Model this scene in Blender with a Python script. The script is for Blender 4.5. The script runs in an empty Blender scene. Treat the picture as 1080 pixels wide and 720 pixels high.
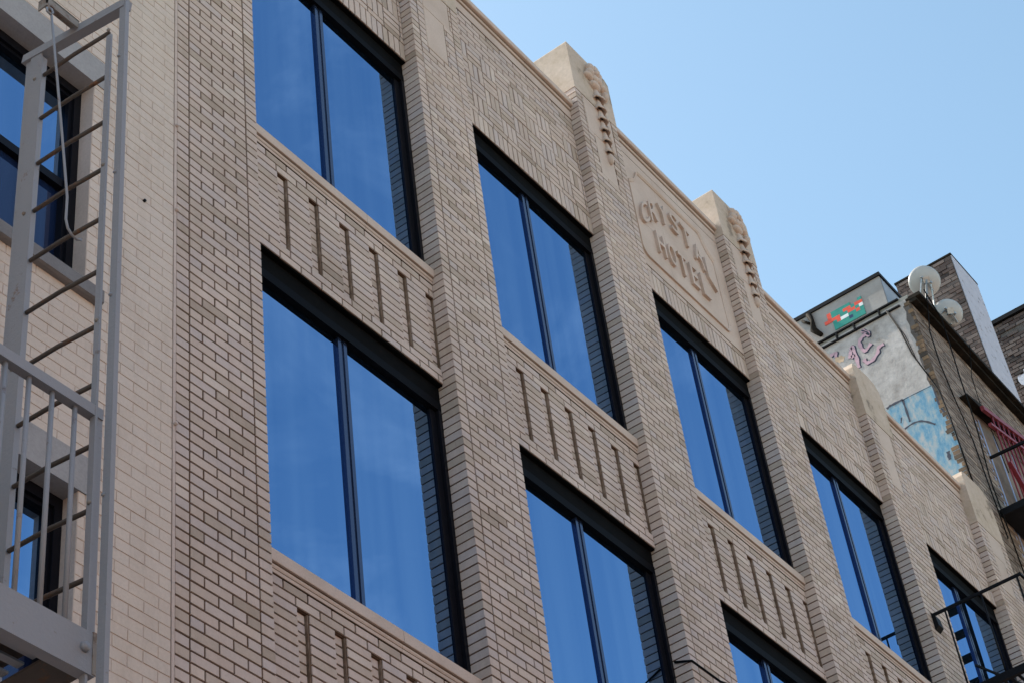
import bpy, math, random
from mathutils import Matrix, Vector
random.seed(7)
S = bpy.context.scene
D = bpy.data

# ---------------------------------------------------------------- camera
cam_d = D.cameras.new("camera"); cam = D.objects.new("camera", cam_d); S.collection.objects.link(cam)
RX = Vector((0.5961273, -0.7953272, -0.1099400))
UP = Vector((-0.4919241, -0.4700211, 0.7328648))
FW = Vector((0.6345415, 0.3827986, 0.6714330))
M = Matrix.Identity(4)
for i in range(3):
    M[i][0] = RX[i]; M[i][1] = UP[i]; M[i][2] = -FW[i]
M[0][3], M[1][3], M[2][3] = 0.0, -5.7, 1.6
cam.matrix_world = M
cam_d.sensor_width = 36; cam_d.lens = 70; cam_d.clip_end = 5000; cam_d.clip_start = 0.05
S.camera = cam

# ---------------------------------------------------------------- sky, sun, exposure
SUN_AZ, SUN_EL = math.radians(-6.5), math.radians(48)      # behind the facade, slightly to the left
w = D.worlds.new("World"); S.world = w; w.use_nodes = True
nt = w.node_tree
sky = nt.nodes.new('ShaderNodeTexSky'); sky.sky_type = 'NISHITA'; sky.sun_disc = False
sky.sun_elevation = SUN_EL; sky.sun_rotation = SUN_AZ; sky.altitude = 0
sky.air_density = 1.0; sky.dust_density = 0.8; sky.ozone_density = 1.0
wb = nt.nodes.new('ShaderNodeMix'); wb.data_type = 'RGBA'; wb.blend_type = 'MULTIPLY'; wb.inputs[0].default_value = 1
wb.inputs[7].default_value = (0.885, 0.94, 0.80, 1)          # daylight white balance of the camera
nt.links.new(sky.outputs[0], wb.inputs[6]); 
tcw = nt.nodes.new('ShaderNodeTexCoord'); mpw = nt.nodes.new('ShaderNodeMapping'); mpw.inputs['Scale'].default_value = (2.2, 5.0, 5.5); mpw.inputs['Rotation'].default_value = (.3, .5, .4)
nzw = nt.nodes.new('ShaderNodeTexNoise'); nzw.inputs['Scale'].default_value = 1.6; nzw.inputs['Detail'].default_value = 7; nzw.inputs['Roughness'].default_value = .62; nzw.inputs['Distortion'].default_value = .6
nt.links.new(tcw.outputs['Generated'], mpw.inputs['Vector']); nt.links.new(mpw.outputs[0], nzw.inputs['Vector'])
spw = nt.nodes.new('ShaderNodeSeparateXYZ'); nt.links.new(tcw.outputs['Generated'], spw.inputs[0])
back = nt.nodes.new('ShaderNodeMapRange'); back.inputs[1].default_value = 0.1; back.inputs[2].default_value = -0.3; nt.links.new(spw.outputs['Y'], back.inputs[0])
cov = nt.nodes.new('ShaderNodeMapRange'); cov.inputs[1].default_value = .50; cov.inputs[2].default_value = .80; cov.inputs[4].default_value = .34; nt.links.new(nzw.outputs['Fac'], cov.inputs[0])
amt = nt.nodes.new('ShaderNodeMath'); amt.operation = 'MULTIPLY'; nt.links.new(back.outputs[0], amt.inputs[0]); nt.links.new(cov.outputs[0], amt.inputs[1])
cl = nt.nodes.new('ShaderNodeMix'); cl.data_type = 'RGBA'; cl.inputs[7].default_value = (4.2, 4.4, 4.6, 1)
nt.links.new(amt.outputs[0], cl.inputs[0]); nt.links.new(wb.outputs[2], cl.inputs[6]); nt.links.new(cl.outputs[2], nt.nodes['Background'].inputs[0])
nt.nodes['Background'].inputs[1].default_value = 0.11
sl = D.lights.new("sun", 'SUN'); sl.energy = 2.6; sl.angle = math.radians(0.5); sl.color = (1.0, 0.93, 0.82)
so = D.objects.new("sun", sl); S.collection.objects.link(so)
sd = Vector((math.sin(SUN_AZ) * math.cos(SUN_EL), math.cos(SUN_AZ) * math.cos(SUN_EL), math.sin(SUN_EL)))
so.rotation_euler = sd.to_track_quat('Z', 'Y').to_euler(); so.location = (0, 0, 60)
S.view_settings.view_transform = 'Standard'; S.view_settings.look = 'None'
S.view_settings.exposure = 1.66; S.view_settings.gamma = 1

# ---------------------------------------------------------------- materials
def newmat(name, rough=0.8, metal=0.0, spec=0.5):
    m = D.materials.new(name); m.use_nodes = True
    b = m.node_tree.nodes['Principled BSDF']
    b.inputs['Roughness'].default_value = rough; b.inputs['Metallic'].default_value = metal
    b.inputs['Specular IOR Level'].default_value = spec
    return m, m.node_tree, b
def nd(t, kind, **kw):
    n = t.nodes.new(kind)
    for k, v in kw.items(): setattr(n, k, v)
    return n
def noise(t, scale, detail=4, rough=0.6, vec=None, stretch=None):
    tc = nd(t, 'ShaderNodeTexCoord'); src = tc.outputs['Object']
    if stretch:
        mp = nd(t, 'ShaderNodeMapping'); mp.inputs['Scale'].default_value = stretch
        t.links.new(src, mp.inputs['Vector']); src = mp.outputs[0]
    n = nd(t, 'ShaderNodeTexNoise'); n.inputs['Scale'].default_value = scale
    n.inputs['Detail'].default_value = detail; n.inputs['Roughness'].default_value = rough
    t.links.new(src, n.inputs['Vector']); return n.outputs['Fac']
def ramp(t, fac, stops, interp='LINEAR'):
    r = nd(t, 'ShaderNodeValToRGB'); r.color_ramp.interpolation = interp
    el = r.color_ramp.elements
    while len(el) > 1: el.remove(el[-1])
    el[0].position = stops[0][0]; el[0].color = (*stops[0][1], 1)
    for p, c in stops[1:]:
        e = el.new(p); e.color = (*c, 1)
    t.links.new(fac, r.inputs['Fac']); return r.outputs['Color']
def mix(t, fac, a, b, mode='MIX'):
    m = nd(t, 'ShaderNodeMix'); m.data_type = 'RGBA'; m.blend_type = mode
    for s, v in ((0, fac), (6, a), (7, b)):
        if hasattr(v, 'links'): t.links.new(v, m.inputs[s])
        elif isinstance(v, (int, float)): m.inputs[s].default_value = v
        else: m.inputs[s].default_value = (*v, 1)
    return m.outputs[2]
def bump(t, b, h, strength=0.3, dist=0.004):
    n = nd(t, 'ShaderNodeBump'); n.inputs['Strength'].default_value = strength; n.inputs['Distance'].default_value = dist
    t.links.new(h, n.inputs['Height']); t.links.new(n.outputs[0], b.inputs['Normal'])
g = (1, 1, 1)
def grey(v): return (v, v, v)

def brick_material(name, stops, stain=(0.75, 1.05), rough=0.75, warm=(0.9, 0.95, 1.0)):
    m, t, b = newmat(name, rough, 0, 0.35)
    gm = nd(t, 'ShaderNodeNewGeometry')
    col = ramp(t, gm.outputs['Random Per Island'], stops)
    n1 = ramp(t, noise(t, 0.9, 5, 0.65), [(0.3, grey(stain[0])), (0.65, grey(stain[1]))])
    col = mix(t, 0.7, col, n1, 'MULTIPLY')
    n3 = ramp(t, noise(t, 3.5, 6, 0.75, stretch=(1, 1, .22)), [(0.36, (0.80, 0.77, 0.74)), (0.52, grey(1.0))])
    col = mix(t, 0.55, col, n3, 'MULTIPLY')
    n2 = ramp(t, noise(t, 55, 3, 0.7), [(0.3, grey(0.9)), (0.7, grey(1.05))])
    col = mix(t, 0.8, col, n2, 'MULTIPLY')
    t.links.new(col, b.inputs['Base Color'])
    bump(t, b, noise(t, 90, 4, 0.7), 0.3, 0.002)
    return m
M_brick = brick_material("buff_brick", [(0, (0.40, 0.305, 0.245)), (0.08, (0.50, 0.39, 0.325)), (0.35, (0.57, 0.44, 0.38)), (0.6, (0.585, 0.46, 0.41)), (0.8, (0.54, 0.44, 0.415)), (0.93, (0.61, 0.475, 0.405)), (1, (0.65, 0.53, 0.47))], (0.80, 1.06))
M_cream = brick_material("cream_painted_brick", [(0, (0.63, 0.505, 0.43)), (0.5, (0.65, 0.525, 0.445)), (0.95, (0.65, 0.53, 0.46)), (1, (0.62, 0.51, 0.44))], (0.93, 1.02), 0.6)
M_dkbrick = brick_material("dark_red_brick", [(0, (0.04, 0.028, 0.026)), (0.3, (0.085, 0.052, 0.046)), (0.6, (0.12, 0.085, 0.076)), (1, (0.17, 0.13, 0.12))], (0.6, 1.1))

def plain(name, stops, scale=6, rough=0.8, metal=0, fine=60, bs=0.3, spec=0.4, stretch=None, detail=6):
    m, t, b = newmat(name, rough, metal, spec)
    col = ramp(t, noise(t, scale, detail, 0.65, stretch=stretch), stops)
    if fine:
        n2 = ramp(t, noise(t, fine, 3, 0.7), [(0.3, grey(0.86)), (0.7, grey(1.07))])
        col = mix(t, 0.8, col, n2, 'MULTIPLY')
        bump(t, b, noise(t, fine * 1.5, 4, 0.7), bs, 0.003)
    t.links.new(col, b.inputs['Base Color'])
    return m
def mortar_mat():
    m, t, b = newmat("brown_mortar", 0.95, 0, .2)
    c = ramp(t, noise(t, 3, 5, .7), [(0.35, (0.07, 0.036, 0.022)), (0.55, (0.105, 0.058, 0.037)), (0.72, (0.16, 0.10, 0.07))])
    # paler repointing patches below the window heads of the top floor
    tc = nd(t, 'ShaderNodeTexCoord'); sx = nd(t, 'ShaderNodeSeparateXYZ'); t.links.new(tc.outputs['Object'], sx.inputs[0])
    a = nd(t, 'ShaderNodeMath', operation='SUBTRACT'); t.links.new(sx.outputs['Z'], a.inputs[0]); a.inputs[1].default_value = 14.18
    q = nd(t, 'ShaderNodeMath', operation='ABSOLUTE'); t.links.new(a.outputs[0], q.inputs[0])
    e = nd(t, 'ShaderNodeMath', operation='MULTIPLY_ADD'); t.links.new(noise(t, 2.2, 5, .7), e.inputs[0]); e.inputs[1].default_value = .9; e.inputs[2].default_value = -.18
    f = nd(t, 'ShaderNodeMath', operation='LESS_THAN'); t.links.new(q.outputs[0], f.inputs[0]); t.links.new(e.outputs[0], f.inputs[1])
    t.links.new(mix(t, f.outputs[0], c, (0.40, 0.31, 0.28)), b.inputs['Base Color'])
    return m
M_mortar = mortar_mat()
M_palemortar = plain("pale_mortar", [(0.42, (0.08, 0.045, 0.03)), (0.55, (0.12, 0.075, 0.055)), (0.68, (0.30, 0.22, 0.19))], 1.6, 0.95)
M_point = plain("warm_pointing", [(0.3, (0.10, 0.062, 0.04)), (0.5, (0.17, 0.112, 0.078)), (0.7, (0.30, 0.225, 0.18))], 9, 0.95)
M_creammortar = plain("painted_mortar", [(0.3, (0.52, 0.405, 0.36)), (0.7, (0.60, 0.47, 0.42))], 5, 0.8)
M_dkmortar = plain("grey_mortar", [(0.3, (0.08, 0.065, 0.06)), (0.7, (0.15, 0.13, 0.125))], 3, 0.95)
M_stone = plain("cast_stone", [(0.3, (0.49, 0.365, 0.30)), (0.55, (0.565, 0.435, 0.37)), (0.75, (0.605, 0.475, 0.41))], 2.2, 0.7, fine=80)
M_cap = plain("weathered_cap_stone", [(0.36, (0.24, 0.18, 0.14)), (0.44, (0.48, 0.37, 0.29)), (0.6, (0.54, 0.425, 0.35)), (0.75, (0.59, 0.47, 0.395))], 3.4, 0.8, fine=28, bs=0.5)
M_oldstone = plain("weathered_stone", [(0.3, (0.20, 0.16, 0.13)), (0.45, (0.40, 0.32, 0.26)), (0.7, (0.52, 0.42, 0.36))], 3.5, 0.85, fine=30, bs=0.8)
M_concrete = plain("grey_concrete", [(0.3, (0.30, 0.28, 0.285)), (0.7, (0.37, 0.345, 0.35))], 3, 0.8)
M_darksill = plain("dark_grey_sill", [(0.3, (0.17, 0.15, 0.15)), (0.7, (0.23, 0.21, 0.21))], 3, 0.7)
def rusty(name, base, lo=.52, hi=.66, rough=.75):
    m, t, b = newmat(name, rough, 0, 0.4)
    n = ramp(t, noise(t, 9, 6, 0.7), [(lo, grey(0)), (hi, grey(1))])
    r = ramp(t, noise(t, 30, 4, 0.7), [(0.3, (0.05, 0.028, 0.018)), (0.7, (0.25, 0.10, 0.04))])
    t.links.new(mix(t, n, base, r), b.inputs['Base Color']); bump(t, b, noise(t, 60, 4), .5)
    return m
M_steel = rusty("grey_painted_steel", (0.275, 0.27, 0.295), .63, .72, .5)
M_rust = rusty("rusting_steel", (0.28, 0.245, 0.22))
M_rung = rusty("rusty_rung", (0.09, 0.07, 0.06))
M_black = plain("black_painted_iron", [(0.3, (0.005, 0.005, 0.006)), (0.7, (0.011, 0.010, 0.012))], 9, 0.5, fine=40, spec=0.12)
M_frame, t_, b_ = newmat("dark_window_frame", 0.16, 0.0, 0.6)
b_.inputs['Base Color'].default_value = (0.008, 0.008, 0.011, 1)
b_.inputs['IOR'].default_value = 1.22; b_.inputs['Specular IOR Level'].default_value = .35; b_.inputs['Roughness'].default_value = .3; b_.inputs['Specular Tint'].default_value = (0.5, 0.5, .8, 1)
M_mull, t_, b_ = newmat('anodised_mullion', 0.2, 0, .5)
b_.inputs['Base Color'].default_value = (0.012, 0.018, 0.035, 1); b_.inputs['IOR'].default_value = 1.9; b_.inputs['Specular Tint'].default_value = (0.35, 0.5, 1.0, 1)
M_head, t_, b_ = newmat("matt_black_frame_head", 0.6, 0.0, 0.05)
b_.inputs['Base Color'].default_value = (0.004, 0.004, 0.006, 1)
M_lintel = plain("black_steel_lintel", [(0.3, (0.003, 0.003, 0.0035)), (0.7, (0.006, 0.0055, 0.0055))], 9, 0.8, fine=40, spec=0.05)

M_glass, t_, b_ = newmat("coated_glass", 0.0, 0.0, 0.5)
b_.inputs['Base Color'].default_value = (0.003, 0.006, 0.010, 1)
b_.inputs['IOR'].default_value = 8.0
st_ = ramp(t_, noise(t_, 2.2, 3, 0.5, stretch=(3.0, 1, .12)), [(0.35, (0.29, 0.53, 0.93)), (0.65, (0.35, 0.59, 0.98))])
t_.links.new(st_, b_.inputs['Specular Tint'])
bump(t_, b_, noise(t_, 0.8, 1, 0.4), 0.03, 0.01)
M_dkglass, t_, b_ = newmat('dark_screened_glass', 0.06, 0, .5); b_.inputs['IOR'].default_value = 1.7; b_.inputs['Specular Tint'].default_value = (.35, .5, 1, 1)
t_.links.new(ramp(t_, noise(t_, 3, 3, .5, stretch=(3, 1, .2)), [(.35, (.004, .008, .03)), (.65, (.012, .025, .07))]), b_.inputs['Base Color'])
M_roof = plain("roof_membrane", [(0.3, (0.20, 0.19, 0.18)), (0.7, (0.30, 0.29, 0.27))], 1, 0.9)
M_tar = plain("black_tar_coping", [(0.3, (0.008, 0.007, 0.006)), (0.6, (0.022, 0.017, 0.013)), (0.78, (0.07, 0.05, 0.03))], 5, 0.8, bs=.6, spec=.1)
M_cable, t_, b_ = newmat("cable_rubber", 0.6); b_.inputs['Base Color'].default_value = (0.006, 0.006, 0.007, 1); b_.inputs['Specular IOR Level'].default_value = .1

# ---------------------------------------------------------------- mesh helpers
class MB:
    def __init__(s): s.v = []; s.f = []; s.sm = []
    def add(s, vs, fs, smooth=False):
        o = len(s.v); s.v += vs; s.f += [tuple(i + o for i in f) for f in fs]; s.sm += [smooth] * len(fs); return s
    def box(s, x0, x1, y0, y1, z0, z1):
        return s.add([(x0, y0, z0), (x1, y0, z0), (x1, y1, z0), (x0, y1, z0), (x0, y0, z1), (x1, y0, z1), (x1, y1, z1), (x0, y1, z1)],
                     [(0, 3, 2, 1), (4, 5, 6, 7), (0, 1, 5, 4), (1, 2, 6, 5), (2, 3, 7, 6), (3, 0, 4, 7)])
    def cbox(s, x0, x1, y0, y1, z0, z1, c=0.006):
        """box with chamfered front (low y) edges and side edges"""
        a = [(x0 + c, z0 + c), (x1 - c, z0 + c), (x1 - c, z1 - c), (x0 + c, z1 - c)]
        o = [(x0, z0), (x1, z0), (x1, z1), (x0, z1)]
        vs = [(x, y0, z) for x, z in a] + [(x, y0 + c, z) for x, z in o] + [(x, y1, z) for x, z in o]
        fs = [(0, 1, 2, 3)] + [(i, i + 4, (i + 1) % 4 + 4, (i + 1) % 4) for i in range(4)] + [(i + 4, i + 8, (i + 1) % 4 + 8, (i + 1) % 4 + 4) for i in range(4)] + [(11, 10, 9, 8)]
        return s.add(vs, fs)
    def extr_x(s, prof, x0, x1):
        """profile of (y, z) points extruded along x"""
        n = len(prof)
        vs = [(x0, y, z) for y, z in prof] + [(x1, y, z) for y, z in prof]
        fs = [tuple(range(n)), tuple(range(2 * n - 1, n - 1, -1))] + [((i + 1) % n, i, i + n, (i + 1) % n + n) for i in range(n)]
        return s.add(vs, fs)
    def extr_y(s, prof, y0, y1):
        n = len(prof)
        vs = [(x, y0, z) for x, z in prof] + [(x, y1, z) for x, z in prof]
        fs = [tuple(range(n)), tuple(range(2 * n - 1, n - 1, -1))] + [((i + 1) % n, i, i + n, (i + 1) % n + n) for i in range(n)]
        return s.add(vs, fs)
    def tube(s, pts, r, n=8, smooth=True):
        pts = [Vector(p) for p in pts]; rings = []; vs = []
        for i, p in enumerate(pts):
            d = (pts[min(i + 1, len(pts) - 1)] - pts[max(i - 1, 0)]).normalized()
            a = d.orthogonal().normalized() if abs(d.z) > .98 else d.cross(Vector((0, 0, 1))).normalized()
            b = d.cross(a)
            rr = r[i] if isinstance(r, (list, tuple)) else r
            for k in range(n):
                th = 2 * math.pi * k / n; q = p + (a * math.cos(th) + b * math.sin(th)) * rr; vs.append(tuple(q))
        fs = [tuple(range(n - 1, -1, -1)), tuple(range(len(vs) - n, len(vs)))]
        for i in range(len(pts) - 1):
            for k in range(n):
                fs.append((i * n + k, i * n + (k + 1) % n, (i + 1) * n + (k + 1) % n, (i + 1) * n + k))
        return s.add(vs, fs, smooth)
    def bar(s, p, q, w, h):
        """rectangular bar from p to q"""
        p = Vector(p); q = Vector(q); d = (q - p).normalized()
        a = d.cross(Vector((0, 0, 1)));  a = Vector((1, 0, 0)) if a.length < .05 else a.normalized()
        b = d.cross(a).normalized()
        vs = [tuple(c + a * sx * w / 2 + b * sy * h / 2) for c in (p, q) for sx, sy in ((-1, -1), (1, -1), (1, 1), (-1, 1))]
        return s.add(vs, [(3, 2, 1, 0), (4, 5, 6, 7)] + [(i, (i + 1) % 4, (i + 1) % 4 + 4, i + 4) for i in range(4)])
    def build(s, name, mat, parent=None, mat2=None):
        me = D.meshes.new(name); me.from_pydata(s.v, [], s.f); me.validate(); 
        import bmesh
        bm = bmesh.new(); bm.from_mesh(me); bmesh.ops.recalc_face_normals(bm, faces=bm.faces)
        bm.to_mesh(me); bm.free()
        me.polygons.foreach_set('use_smooth', s.sm[:len(me.polygons)] if len(s.sm) >= len(me.polygons) else [False] * len(me.polygons))
        me.materials.append(mat)
        o = D.objects.new(name, me); S.collection.objects.link(o)
        if parent: o.parent = parent
        return o
def tag(o, label=None, cat=None, group=None, kind=None):
    if label: o['label'] = label
    if cat: o['category'] = cat
    if group: o['group'] = group
    if kind: o['kind'] = kind
    return o
def thing(name, label, cat, group=None):
    o = D.objects.new(name, None); S.collection.objects.link(o); o.empty_display_size = .2
    return tag(o, label, cat, group)

J = 0.0122                                    # mortar joint
def jit(a): return random.uniform(-a, a)
def brick(mb, x0, x1, z0, z1, y0, depth, wob=0.0008):
    j = J / 2; y = y0 + jit(wob); t = jit(0.0005)
    mb.cbox(x0 + j + jit(.0007), x1 - j + jit(.0007), y, y0 + depth, z0 + j + t, z1 - j + t + jit(.0005), 0.0018)

# ---------------------------------------------------------------- ground
tag(MB().box(-300, 400, -300, 300, -.6, 0).build("ground", plain("asphalt", [(0.3, (0.05, 0.05, 0.05)), (0.7, (0.075, 0.07, 0.068))], 2, 0.9)), kind='structure')
M_walk = plain("concrete_pavement", [(0.3, (0.36, 0.34, 0.31)), (0.7, (0.45, 0.42, 0.38))], 1.2, 0.9)
tag(MB().box(-60, 90, -3.4, -0.02, -.02, .13).build("pavement", M_walk), kind='structure')
tag(MB().box(-60, 90, -22, -15.5, -.02, .13).build("far_pavement", M_walk), kind='structure')

# ================================================================ the hotel
XL = [6.631, 9.338, 12.020, 14.688, 17.396]          # left side of each bay opening (= right side of pier i)
XR = [8.631, 11.304, 14.006, 16.739, 19.492]         # right side of each bay (= left side of pier i+1)
PL = [5.890] + XR; PR = XL + [20.250]
TOPS = [14.206, 10.708, 7.210, 3.712]                # lintel undersides
SILLB = [11.666, 8.133, 4.640, 0.95]                 # sill undersides
SILLT = [b + .146 for b in SILLB]
C = 0.0706                                           # brick course
YS = 0.104                                           # spandrel plane behind the pier plane
hotel = thing("hotel_building", "long buff brick hotel with blue-reflecting windows and a carved name panel at its roofline", "building")

# core behind everything
core = MB()
core.box(PL[0] + .01, PR[5] - .01, .30, 12, 0, 15.6)
core.build("wall_core", M_palemortar, hotel)
MB().box(PL[0] + .02, PR[5] - .02, .45, 11.9, 15.6, 15.68).build("roof", M_roof, hotel)

CAPB = [15.41, 15.41, 16.185, 16.185, 15.41, 15.41]     # bottom of the stone cap of each pier
CAPT = [16.20, 16.20, 16.87, 16.87, 16.20, 16.22]
for i in range(6):
    x0, x1 = PL[i], PR[i]; W = x1 - x0; u = W / 3.5
    tall = i in (2, 3)
    PM = MB(); PM.box(x0 + .006, x1 - .006, .0065, .30, 0, CAPB[i] + .02)
    pier = PM.build("pier", M_mortar, hotel)
    # region of the stone panel let into the pier
    if tall: pan = [(15.68, CAPB[i], x0 + .125, x1 - .105), (15.12, 15.68, x0 + .215, x1 - .22)]
    else: pan = [(15.045, CAPB[i], x0 + u * .95, x1 - u * .95 + .06), (14.50, 15.045, x0 + u * .95, x1 - u * .95 - .04)]
    bm = MB(); n = int(CAPB[i] / C) ; z = CAPB[i] - n * C
    k = 0
    while z < CAPB[i] - .01:
        z1 = z + C; zm = z + C / 2
        cuts = [0, .5, 1.0, 2.0, 3.0, 3.5] if k % 2 == 0 else [0, .5, 1.5, 2.5, 3.0, 3.5]
        spans = [(x0 + a * u, x0 + b * u) for a, b in zip(cuts, cuts[1:])]
        p = next((q for q in pan if q[0] <= zm < q[1]), None)
        for q, (a, b) in enumerate(spans):
            parts_ = [(a, b)]
            if p and b > p[2] and a < p[3]: parts_ = [(a, min(b, p[2] + J / 2 - .003)), (max(a, p[3] - J / 2 + .003), b)]
            dep = .285 if q in (0, len(spans) - 1) else .09
            # outer faces of the pier sides carry the brick right to the edge
            for a_, b_2 in parts_:
                if b_2 - a_ < .022: continue
                aa = a_ - J / 2 if a_ == spans[0][0] else a_; bb = b_2 + J / 2 if b_2 == spans[-1][1] else b_2
                brick(bm, aa, bb, z, z1, 0, dep if len(parts_) == 1 or q in (0, len(spans) - 1) else .08)
        z = z1; k += 1
    bm.build("brick_facing", M_brick, pier)
    pm = MB()
    for (a, b, c, d) in pan: pm.cbox(c + .004, d - .004, .001, .12, a + .003, b - (.003 if b < CAPB[i] else .004), .004)
    pm.build("stone_panel", M_stone, pier)
    cm = MB()
    zt, zb = CAPT[i], CAPB[i]
    if tall:
        prof = [(x0 - .004, zb), (x1 + .004, zb), (x1 + .004, zt - .05), (x1 - .05, zt), (x0 + .0, zt), (x0 - .004, zt - .01)]
    else:
        prof = [(x0 - .004, zb), (x1 + .004, zb), (x1 + .004, zt - .22), (x1 - .03, zt - .08), (x1 - .12, zt - .01), (x1 - .25, zt + .015), (x0 + .12, zt), (x0 + .02, zt - .03), (x0 - .004, zt - .10)]
    cm.extr_y(prof, -.003, .46)
    cm.build("pier_cap", M_cap, pier)
    if tall:
        # carved drop: rosette with hanging bell flowers
        cx = (x0 + x1) / 2 + .055; om = MB()
        def petal(cx_, cy, cz, rx, ry, rz, seg=10, rings=6):
            vs = []; fs = []
            for a in range(rings + 1):
                ph = math.pi * a / rings
                for b in range(seg):
                    th = 2 * math.pi * b / seg; rr = 1 + .12 * math.cos(3 * th)
                    vs.append((cx_ + rx * rr * math.sin(ph) * math.cos(th), cy + ry * math.sin(ph) * math.sin(th), cz + rz * math.cos(ph)))
            for a in range(rings):
                for b in range(seg):
                    fs.append((a * seg + b, a * seg + (b + 1) % seg, (a + 1) * seg + (b + 1) % seg, (a + 1) * seg + b))
            om.add(vs, fs, True)
        for q in range(6):
            th = q * math.pi / 3 + .3
            petal(cx + .075 * math.cos(th), -.015, 16.70 + .085 * math.sin(th), .06, .055, .06)
        petal(cx, -.045, 16.70, .04, .05, .045)
        petal(cx - .11, -.01, 16.60, .075, .05, .04); petal(cx + .13, -.01, 16.60, .07, .05, .04)
        petal(cx + .14, -.02, 16.48, .035, .05, .07); petal(cx - .02, -.01, 16.52, .09, .055, .05)
        def bell(z, wd, h):
            seg = 12; prof = [(.30, 1), (.42, .8), (.55, .5), (.85, .2), (1.0, 0), (.8, .04), (.35, .3)]
            vs = []; fs = []
            for r, t in prof:
                for b in range(seg):
                    th = 2 * math.pi * b / seg; k2 = 1 + .15 * math.cos(5 * th) * r
                    vs.append((cx + wd * r * k2 * math.cos(th), -.004 + .85 * wd * r * k2 * math.sin(th), z + h * t))
            for a in range(len(prof) - 1):
                for b in range(seg):
                    fs.append((a * seg + b, a * seg + (b + 1) % seg, (a + 1) * seg + (b + 1) % seg, (a + 1) * seg + b))
            om.add(vs, fs, True)
        z = 16.31; wd = .085
        for q in range(6):
            bell(z, wd, .17); 
            petal(cx + wd * 1.05, -.015, z + .10, .022, .03, .05)
            z -= .155; wd *= .93
        petal(cx, -.01, z + .09, .035, .04, .075)
        om.build("carved_drop", M_stone, pier)

def hruns(x0, x1, pitch, off):
    """x cuts of a running bond"""
    xs = [x0]; x = x0 + off
    while x < x1 - .03:
        if x > x0 + .03: xs.append(x)
        x += pitch
    xs.append(x1); return list(zip(xs, xs[1:]))

# spandrels with recessed slots
for r in range(3):
    for b in range(5):
        x0, x1 = XL[b] + .001, XR[b] - .001
        zt, zb = SILLB[r], TOPS[r + 1]; cs = (zt - zb) / 14
        mm = MB(); mm.box(x0, x1, YS + .032, .30, zb + .004, zt)
        
        pit = .317; sw = .10; s0 = x0 + (x1 - x0) - 6 * pit + (pit - sw)          # first slot left
        slots = [(s0 + q * pit, s0 + q * pit + sw) for q in range(6)]
        last = zb + 2 * cs
        # backing fills between slots
        edges = [x0] + [e for sl_ in slots for e in sl_] + [x1]
        for q in range(0, len(edges) - 1, 2):
            if edges[q + 1] - edges[q] > .01: mm.box(edges[q] + .003, edges[q + 1] - .003, YS + .0075, YS + .06, zb + .004, zt)
        mm.box(x0, x1, YS + .008, YS + .06, zb + .004, last); mm.box(x0, x1, YS + .008, YS + .06, zt - 2 * cs, zt)
        for a, c in slots: mm.box(a + .003, c - .01, YS + .012, YS + .04, zt - 2 * cs - .006, zt - 2 * cs - .002)
        sp = mm.build("spandrel", M_mortar, hotel)
        pm = MB()
        for a, c in slots: pm.box(c - .007, c + .004, YS + .010, YS + .05, last + .003, zt - 2 * cs - .003)
        pm.build("slot_pointing", M_point, sp)
        bm = MB()
        for k in range(14):
            z0 = zb + k * cs; z1 = z0 + cs
            if k < 2 or k >= 12:
                for a, c in hruns(x0, x1, .205, .205 if k % 2 else .1): brick(bm, a, c, z0, z1, YS, .1)
            else:
                for q in range(0, len(edges) - 1, 2):
                    a, c = edges[q], edges[q + 1]
                    if c - a < .02: continue
                    if q == 0:
                        m_ = a + .105; brick(bm, a, m_, z0, z1, YS, .1); brick(bm, m_, c + J / 2, z0, z1, YS, .1)
                    else: brick(bm, a - .001, c + J / 2, z0, z1, YS, .1)
                for a, c in slots: brick(bm, a - .01, c - .004, z0, z1, YS + .026, .05)
        bm.build("brick_facing", M_brick, sp)

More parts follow.
